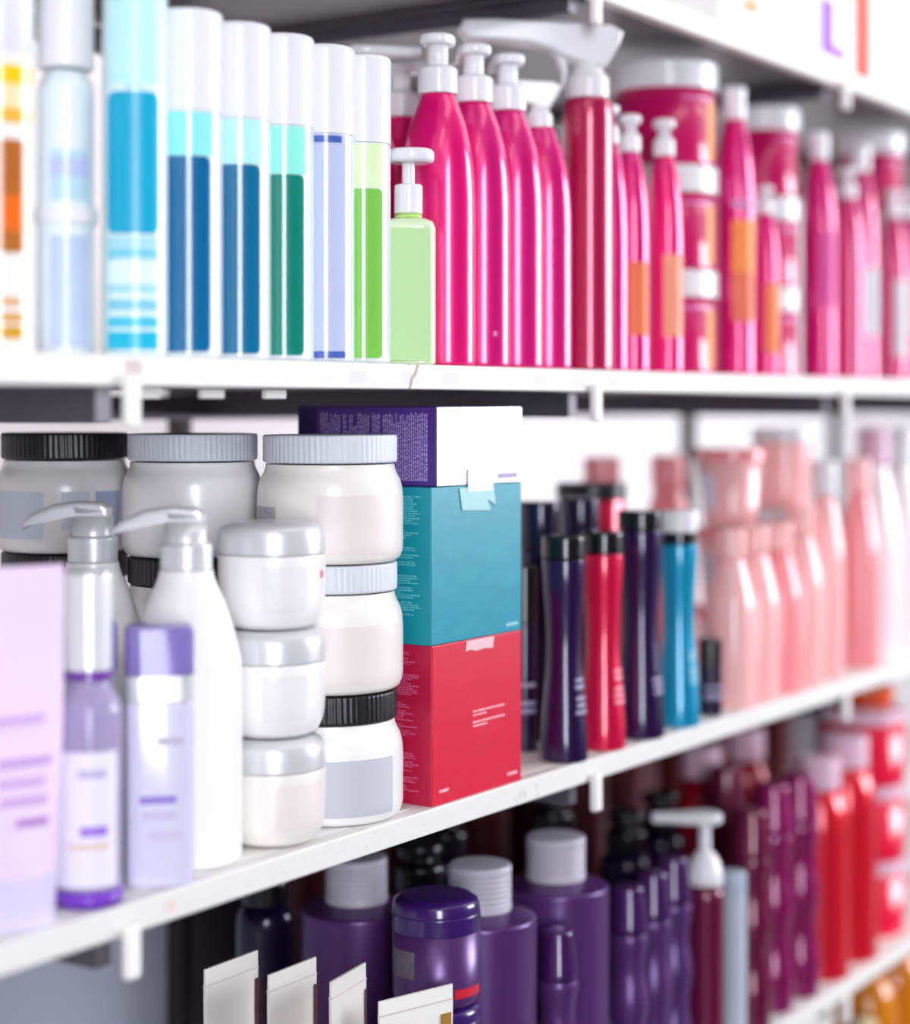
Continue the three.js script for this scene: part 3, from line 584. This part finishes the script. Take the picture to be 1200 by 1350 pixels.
['lowest', 'middle one', 'topmost'].forEach((w, i) => {
  const t = thing('coral_tub', `tapered coral tub, ${w} of the stack behind the coral bottles`, 'tub', [1.967, Y + i * 0.0885, -0.105], FACE, 'coral tubs stacked three high');
  const p = [[0, 0], [0.030, 0, 0.004], [0.036, 0.074], [0, 0.074]];
  part('body', lathe(p), M.coralPale, t);
  part('lid', lathe([[0, 0], [0.0395, 0, 0.001], [0.0395, 0.0135, 0.003], [0, 0.0135]], { y: 0.0745 }), M.coral, t);
  part('paper_label', wrap(p, 0.02, 0.06, -1.0, 0.6), mat(0xdcdcec, 0.5), t);
});
['lowest', 'middle one', 'topmost'].forEach((w, i) => {
  const t = thing('coral_jar', `coral jar with white lid, ${w} of the stack right of the tubs`, 'jar', [2.1, Y + i * 0.096, -0.1], FACE, 'coral jars with white lids');
  part('body', lathe([[0, 0], [0.033, 0, 0.004], [0.035, 0.078, 0.002], [0, 0.078]]), M.coralPale, t);
  part('lid', lathe([[0, 0], [0.0365, 0, 0.001], [0.0365, 0.016, 0.002], [0, 0.016]], { y: 0.0785 }), M.cap, t);
});
coralBottle('tall white bottle with pale pink cap beside the coral pair', [2.27, Y, -0.05], 0.285, 0.032, mat(0xf3e6ea, 0.25, { clearcoat: 0.6 }), M.pinkCap);
coralBottle('tall white bottle at the right edge of the middle shelf', [2.36, Y, -0.05], 0.285, 0.034, mat(0xf3eaec, 0.25, { clearcoat: 0.6 }), M.cap);
coralBottle('tall pale bottle behind the white bottle at the right edge', [2.46, Y, -0.13], 0.285, 0.036, mat(0xf0e2e8, 0.25, { clearcoat: 0.6 }), M.pinkCap);

// ================================================================ BOTTOM SHELF
const B = SY.bottom;
const foilTube = (label, pos, turn, h, w, stripe, m = M.tubeWhite) => {
  const t = thing('cream_tube', label, 'tube', pos, turn, 'white cream tubes');
  part('body', tubeGeo(w, 0.017, h - 0.03).translate(0, 0.03, 0), m, t);
  part('cap', loft([[0, 0.02, 0.0155], [0.028, 0.0215, 0.0165], [0.0295, 0.02, 0.0155]]), M.cap, t);
  const gold = stripe === M.gold;
  part('print_stripe', tubePatch(w, 0.017, h - 0.03, gold ? 0.62 : 0.8, gold ? 0.92 : 1, gold ? 0.5 : 0.2, gold ? 0.88 : 0.9).translate(0, 0.03, 0), stripe, t);
  part('crimp_line', box(w * 1.98, 0.0012, 0.0034, 0, h * 0.945, 0), mat(0xc9c2bd, 0.5), t);
};
foilTube('white cream tube with dark edge stripe, furthest back of the tubes', [1.107, B, -0.112], 0, 0.235, 0.031, M.brown);
foilTube('white cream tube with dark edge stripe, second from the back', [1.131, B, -0.072], 0, 0.231, 0.029, M.brown);
foilTube('narrow turned white cream tube before the large purple bottle', [1.155, B, -0.037], 0.15, 0.226, 0.028, M.brown);
foilTube('white cream tube with golden emblem, nearest of the tubes', [1.198, B, -0.004], -0.3, 0.205, 0.036, M.gold, mat(0xe9e6e0, 0.42));
// --- large purple bottles
const bpProf = [[0, 0], [0.049, 0, 0.004], [0.049, 0.217, 0.003], [0.03, 0.2215, 0.002], [0.026, 0.2225], [0, 0.2225]];
const capPts = [[0, 0], [0.0275, 0, 0.001]];
for (let i = 0; i < 6; i++) capPts.push([0.0275, 0.007 + i * 0.0045, 0.0006], [0.0264, 0.0078 + i * 0.0045, 0.0004], [0.0264, 0.0092 + i * 0.0045, 0.0004], [0.0275, 0.0100 + i * 0.0045, 0.0006]);
capPts.push([0.0275, 0.0395, 0.004], [0, 0.0405]);
for (const [x, z, l] of [[1.337, -0.165, 'large matt purple bottle with ribbed cap behind the cream tubes'], [1.375, -0.060, 'large matt purple bottle with ribbed cap behind the purple jar'], [1.503, -0.060, 'large matt purple bottle with ribbed cap right of the small conical one']]) {
  const t = thing('litre_bottle', l, 'bottle', [x, B, z], FACE, 'large purple bottles with ribbed caps');
  part('body', lathe(bpProf, { seg: 64 }), M.purple, t);
  part('cap', lathe(capPts, { y: 0.2225 }), M.ribCap, t);
}
['bottom', 'middle', 'top'].forEach((w, i) => {
  const t = thing('purple_jar', `purple jar with clear violet lid, ${w} of the stack behind the golden tube`, 'jar', [1.279, B + i * 0.0866, -0.040], FACE, 'purple jars stacked by the tubes');
  const p = [[0, 0], [0.034, 0, 0.005], [0.0358, 0.006], [0.0358, 0.058], [0, 0.058]];
  part('body', lathe(p), M.purple, t);
  part('lid', lathe([[0, 0], [0.0364, 0, 0.0008], [0.0364, 0.014, 0.0008], [0.0355, 0.0145], ...curve([[0.036, 0.0155], [0.0345, 0.0235], [0.028, 0.0272]], 12), [0, 0.028]], { y: 0.0583 }), gloss(0x351660, { clearcoat: 1 }), t);
  part('barcode_print', wrap(p, 0.024, 0.046, -0.95, 0.9), mat(0x8a8290, 0.5, { map: speckle }), t);
  part('print_band', wrap(p, 0.009, 0.0165, 0.85, 0.85), M.redPrint, t);
});
// --- wavy purple bottles with conical glossy caps
const wavy = [[0, 0], [0.015, 0, 0.002], ...curve([[0.0158, 0.002], [0.0172, 0.03], [0.0138, 0.062], [0.0172, 0.094], [0.0138, 0.126], [0.0166, 0.152], [0.016, 0.16]], 40), [0, 0.16]];
function wavyBottle(label, pos, m, k = 1, capM = M.purpleCap) {
  const t = thing('wavy_bottle', label, 'bottle', pos, FACE, 'wavy bottles with conical caps');
  part('body', lathe(wavy).scale(k * 1.14, k, k * 1.14), m, t);
  part('cap', lathe([[0, 0], [0.0165, 0, 0.001], [0.0165, 0.006, 0.001], [0.0125, 0.044, 0.003], [0, 0.045]]).scale(k * 1.14, k, k * 1.14).translate(0, 0.1605 * k, 0), capM, t);
  return t;
}
wavyBottle('small purple wavy bottle with conical cap between two large purple bottles', [1.437, B, -0.019], M.purple, 0.96);
wavyBottle('purple wavy bottle nearest to the third large purple bottle', [1.58, B, -0.026], M.purple, 1.0);
wavyBottle('purple wavy bottle second in the row of wavy bottles', [1.632, B, -0.028], M.purple, 1.01);
wavyBottle('purple wavy bottle third in the row beside the white pump', [1.69, B, -0.036], M.purple, 1.02);
const darkG = 'dark bottles with shiny black caps at the back';
function darkBottle(label, x, z, h, r) {
  const t = thing('dark_bottle', label, 'bottle', [x, B, z], FACE, darkG);
  part('body', lathe([[0, 0], [r, 0, 0.003], [r, h - 0.05, 0.012], [r * 0.6, h - 0.042], [0, h - 0.042]]), M.darkViolet, t);
  part('cap', lathe([[0, 0], [r * 0.8, 0, 0.001], [r * 0.8, 0.022, 0.004], [r * 0.45, 0.025], [r * 0.45, 0.03], [r * 0.75, 0.031, 0.001], [r * 0.75, 0.042, 0.004], [0, 0.042]], { y: h - 0.042 }), M.black, t);
}
darkBottle('dark bottle standing left behind the first large purple bottle', 1.33, -0.262, 0.25, 0.026);
darkBottle('black capped bottle behind the gap left of the purple jar', 1.47, -0.19, 0.245, 0.03);
darkBottle('black capped bottle far back above the purple jar', 1.60, -0.25, 0.245, 0.03);
darkBottle('black capped bottle above the ribbed cap of the third large bottle', 1.763, -0.22, 0.24, 0.03);
darkBottle('black capped bottle behind the wavy bottles', 1.803, -0.15, 0.22, 0.028);
darkBottle('black capped bottle behind the white pump head', 1.91, -0.165, 0.22, 0.028);
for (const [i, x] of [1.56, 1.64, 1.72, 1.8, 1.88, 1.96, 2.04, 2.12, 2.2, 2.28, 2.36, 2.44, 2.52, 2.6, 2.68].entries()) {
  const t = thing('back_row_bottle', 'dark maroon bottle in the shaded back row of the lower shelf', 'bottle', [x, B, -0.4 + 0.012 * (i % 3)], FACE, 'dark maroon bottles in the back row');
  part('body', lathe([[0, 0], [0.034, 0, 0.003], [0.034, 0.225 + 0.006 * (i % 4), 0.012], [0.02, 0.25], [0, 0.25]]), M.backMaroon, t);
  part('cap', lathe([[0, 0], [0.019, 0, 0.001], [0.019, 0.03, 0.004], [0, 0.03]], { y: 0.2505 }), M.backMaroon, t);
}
// --- maroon pump bottle, pale tube, maroon bottles
{
  const t = thing('pump_bottle', 'maroon bottle with white pump and domed white collar', 'bottle', [1.742, B, -0.026], 0);
  part('body', lathe([[0, 0], [0.0195, 0, 0.002], [0.0195, 0.166, 0.006], [0.013, 0.172], [0, 0.172]]), M.maroon, t);
  part('pump_collar', lathe([[0, 0], [0.0185, 0, 0.001], ...curve([[0.0185, 0.002], [0.018, 0.013], [0.0125, 0.027], [0.006, 0.034]], 14), [0.0058, 0.062], [0, 0.062]], { y: 0.1725 }), M.pump, t);
  part('pump_head', SPOUT.clone().rotateY(2.16).scale(1.15, 1.2, 1.15).translate(0, 0.239, 0), M.pump, t);
}
{
  const t = thing('pale_tube', 'pale grey blue slim bottle between the maroon bottles', 'bottle', [1.798, B, -0.02], FACE);
  part('body', lathe([[0, 0], [0.0125, 0, 0.002], [0.0125, 0.15, 0.002], [0, 0.15]]), M.paleBlue, t);
  part('cap', lathe([[0, 0], [0.0125, 0, 0.001], [0.0125, 0.024, 0.003], [0, 0.024]], { y: 0.1502 }), mat(0xaebccb, 0.4), t);
}
wavyBottle('maroon wavy bottle right of the pale slim bottle', [1.848, B, -0.024], M.maroon, 1.12, M.maroon);
wavyBottle('plum wavy bottle behind the maroon ones', [1.912, B, -0.028], M.plum, 1.2, M.plum);
wavyBottle('tall plum wavy bottle next to the red bottles', [1.978, B, -0.026], M.plum, 1.2, M.plum);
wavyBottle('dark maroon wavy bottle in the second row', [1.975, B, -0.115], M.maroon, 1.2, M.maroon);
function redBottle(label, x, z, h, r, m = M.red) {
  const t = thing('red_bottle', label, 'bottle', [x, B, z], FACE, 'red bottles with pink caps');
  part('body', lathe([[0, 0], [r, 0, 0.003], ...curve([[r, 0.004], [r * 0.98, h * 0.5], [r * 0.96, h * 0.7], [r * 0.84, h * 0.8], [r * 0.6, h * 0.86]], 20), [0, h * 0.86]]), m, t);
  part('cap', ribbed(r * 0.72, h * 0.14, 30, 0.0004, 0.003).translate(0, h * 0.8605, 0), M.pinkCap, t);
}
redBottle('red bottle with pink cap half hidden behind the white pump', 2.035, -0.175, 0.252, 0.032, pearl(0x9c0c28));
redBottle('red bottle with pink cap in the second row under the shelf edge', 2.125, -0.16, 0.262, 0.032, pearl(0xa80c2c));
redBottle('red bottle with pink cap right of the plum bottles', 2.06, -0.038, 0.25, 0.036);
redBottle('red bottle with pink cap beside the red jars', 2.15, -0.042, 0.262, 0.039);
['lowest', 'middle one', 'topmost'].forEach((w, i) => {
  const t = thing('red_jar', `red jar with pink lid, ${w} of the stack at the right`, 'jar', [2.272, B + i * 0.093, -0.07], FACE, 'red jars with pink lids');
  part('body', lathe([[0, 0], [0.054, 0, 0.004], [0.056, 0.076], [0, 0.076]]), M.redJar, t);
  part('lid', lathe([[0, 0], [0.057, 0, 0.001], [0.057, 0.015, 0.002], [0, 0.015]], { y: 0.0765 }), M.pinkCap, t);
});
{
  const t = thing('orange_tin', 'flat orange tin lying on the topmost red jar', 'tin', [2.29, B + 0.2785, -0.07], 0);
  part('body', lathe([[0, 0], [0.034, 0, 0.002], [0.034, 0.016, 0.001], [0, 0.016]]), gloss(0xd8481c), t);
  part('lid', lathe([[0, 0], [0.0352, 0, 0.001], [0.0352, 0.009, 0.002], [0, 0.009]], { y: 0.0162 }), gloss(0xea6a34), t);
}
// ================================================================ LOWEST SHELF
const Lw = SY.low;
function amberBottle(label, x, z, r, h) {
  const t = thing('amber_bottle', label, 'bottle', [x, Lw, z], FACE, 'amber bottles on the lowest shelf');
  part('body', lathe([[0, 0], [r, 0, 0.005], ...curve([[r, 0.006], [r, h * 0.72], [r * 0.9, h * 0.9], [r * 0.5, h * 0.985]], 20), [0, h]]), M.amber, t);
  part('foot_band', lathe([[r, 0.012], [r + 0.0006, 0.012], [r + 0.0006, 0.03], [r, 0.03]]), mat(0x8a4a08, 0.4), t);
}
amberBottle('round amber bottle in the lower right corner', 2.25, -0.055, 0.04, 0.3);
amberBottle('amber bottle at the right edge of the lowest shelf', 2.345, -0.055, 0.042, 0.31);
for (const [x, z, l] of [[2.1, -0.03, 'cream capped dark bottle left of the amber bottles'], [2.168, -0.022, 'cream capped dark bottle before the amber bottle']]) {
  const t = thing('cream_cap_bottle', l, 'bottle', [x, Lw, z], FACE, 'cream capped bottles on the lowest shelf');
  part('body', lathe([[0, 0], [0.02, 0, 0.003], [0.02, 0.225, 0.006], [0, 0.23]]), M.darkViolet, t);
  part('cap', lathe([[0, 0], [0.013, 0, 0.001], [0.013, 0.035, 0.004], [0, 0.036]], { y: 0.23 }), M.creamCap, t);
}

renderer.render(scene, camera);
